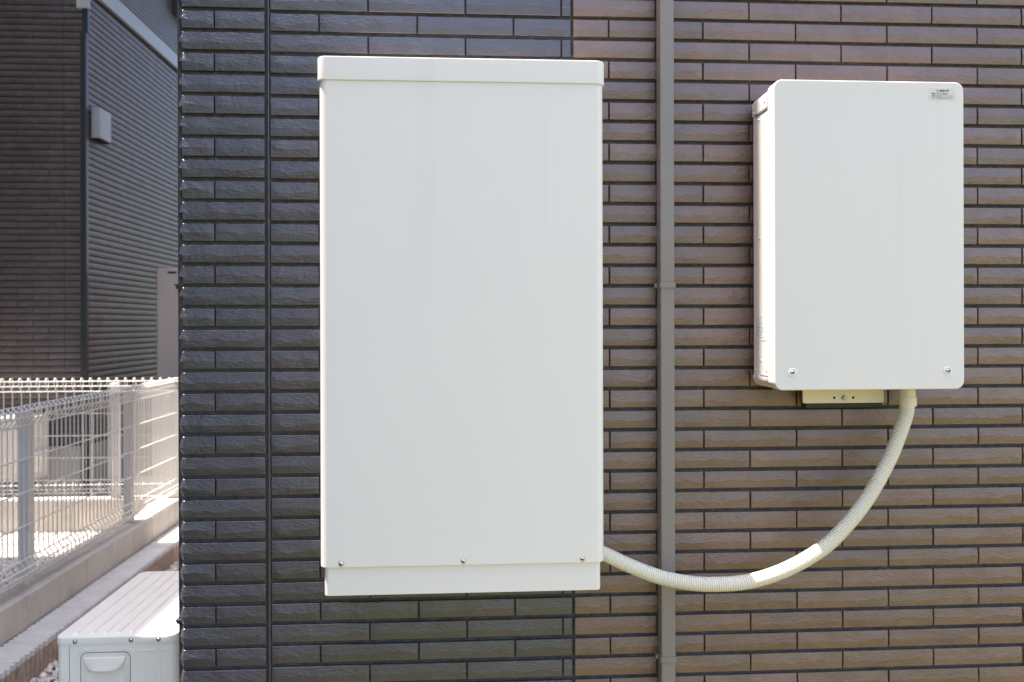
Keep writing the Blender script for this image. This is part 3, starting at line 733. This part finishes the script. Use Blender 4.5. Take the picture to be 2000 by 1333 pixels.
MB().rbox(NX - 0.004, NX + 0.040, NY - 0.058, NY - 0.016, 3.745, 4.30, 0.005, 'z', 3).build('offset_pipe', 'dpipe', npipe, True, 40)
MB().rbox(NX - 0.035, NX + 0.050, NY - 0.075, NY - 0.0305, 3.925, 4.06, 0.006, 'z', 3).build('offset_collar', 'band', npipe, True, 40)
vh_ = empty('vent_hood', (NX, 4.6, 3.0)); tag(vh_, 'small grey vent hood on the side wall of the brown neighbouring house', 'vent hood')
MB().rbox(NX + 0.004, NX + 0.078, 4.465, 4.665, 2.955, 3.195, 0.012, 'z', 4, 0.008).build('hood', 'band', vh_, True, 40)
MB().box(NX + 0.010, NX + 0.070, 4.475, 4.655, 2.945, 2.9545).build('grille', 'dark', vh_)

# equipment behind the rear fence
tk = empty('water_heater_tank', (-2.28, 5.2, 0.06)); tag(tk, 'tall pale grey hot water tank standing behind the rear fence near the house corner', 'water heater')
MB().rbox(-2.607, -1.96, 4.90, 5.55, 0.12, 1.957, 0.02, 'z', 4, 0.006).build('casing', 'tank', tk, True, 30)
MB().box(-2.510, -2.440, 4.8985, 4.902, 1.912, 1.930).build('slot', 'dark', tk)
MB().box(-2.56, -2.0, 4.95, 5.5, 0.05, 0.1205).build('base', 'plinth', tk)
hpu = empty('heat_pump', (-2.2, 4.45, 0.06)); tag(hpu, 'pale heat pump with a grey lattice grille seen through the rear fence', 'heat pump')
MB().rbox(-2.585, -1.93, 4.32, 4.62, 0.14, 0.955, 0.012, 'z', 3, 0.005).build('casing', 'acwhite', hpu, True, 30)
MB().box(-2.535, -2.425, 4.312, 4.3185, 0.31, 0.935).build('grille_panel', 'plinth', hpu)
mb = MB()
for k in range(9): mb.box(-2.535 + 0.013 * k, -2.529 + 0.013 * k, 4.3085, 4.3118, 0.31, 0.935)
mb.build('grille_bars', 'fence', hpu)
mb = MB()
for k in range(34): mb.box(-2.535, -2.425, 4.3055, 4.3082, 0.312 + 0.0186 * k, 0.319 + 0.0186 * k)
mb.build('grille_slats', 'fence', hpu)
MB().box(-2.55, -1.96, 4.34, 4.60, 0.05, 0.1405).build('base', 'plinth', hpu)
a2 = empty('far_outdoor_unit', (-3.45, 4.1, 0.06)); tag(a2, 'pale outdoor unit with blue print half hidden behind the rear fence at the left edge', 'air conditioner')
MB().rbox(-3.80, -3.155, 3.98, 4.24, 0.34, 0.806, 0.012, 'z', 3, 0.006).build('casing', 'acwhite', a2, True, 30)
mb = MB()
for (a, b) in ((-3.42, -3.345), (-3.325, -3.285), (-3.265, -3.235)): mb.box(a, b, 3.977, 3.9795, 0.722, 0.738)
mb.build('print', 'blueink', a2)
MB().rbox(-3.154, -3.105, 4.02, 4.16, 0.40, 0.55, 0.01, 'z', 3, 0.006).build('valve_cover', 'acwhite', a2, True, 40)
for x in (-3.7, -3.28): MB().box(x - 0.05, x + 0.05, 4.0, 4.22, 0.05, 0.3405).build('stand', 'plinth', a2)

# ------------------------------------------------------------------ house left of the picture, whose shade lies over the passage
lh = empty('dark_neighbour_house', (-5.5, 0.0, 0.0))
tag(lh, 'dark house standing just left of the picture, its eaves shading the passage', 'house')
LX = -3.12
MB().box(-8.5, LX - 0.012, -7.5, 2.95, 0.0, 6.10).build('wall_core', 'nbr', lh)
lw = MB(); ribbed(lw, (LX - 0.012, -7.5), (LX - 0.012, 2.95), (1, 0), 0.50, 6.05, ROW, 0.015)
tag(lw.build('side_siding', 'nbr_side', lh), kind='stuff')
EX, EZ = -2.62, 6.12
MB().add([(-8.9, -7.9, EZ), (EX, -7.9, EZ), (EX, 3.17, EZ), (-8.9, 3.17, EZ), (-8.9, -7.9, EZ + 0.12), (EX, -7.9, EZ + 0.12), (EX, 3.17, EZ + 0.12), (-8.9, 3.17, EZ + 0.12), (-5.8, -7.9, EZ + 1.5), (-5.8, 3.17, EZ + 1.5)],
         [(0, 3, 2, 1), (0, 1, 5, 4), (1, 2, 6, 5), (2, 3, 7, 6), (3, 0, 4, 7), (5, 6, 9, 8), (7, 4, 8, 9), (4, 5, 8), (6, 7, 9)]).build('roof', 'roof', lh)
for (ya, yb) in ((-1.9, -0.3), (0.9, 1.7)):
    wf = MB().box(LX + 0.005, LX + 0.05, ya, yb, 1.1, 2.1).build('window', 'frame', lh)
    MB().box(LX + 0.0505, LX + 0.054, ya + 0.05, (ya + yb) / 2 - 0.02, 1.15, 2.05).build('pane', 'glass', wf)
    MB().box(LX + 0.0505, LX + 0.054, (ya + yb) / 2 + 0.02, yb - 0.05, 1.15, 2.05).build('pane', 'glass', wf)
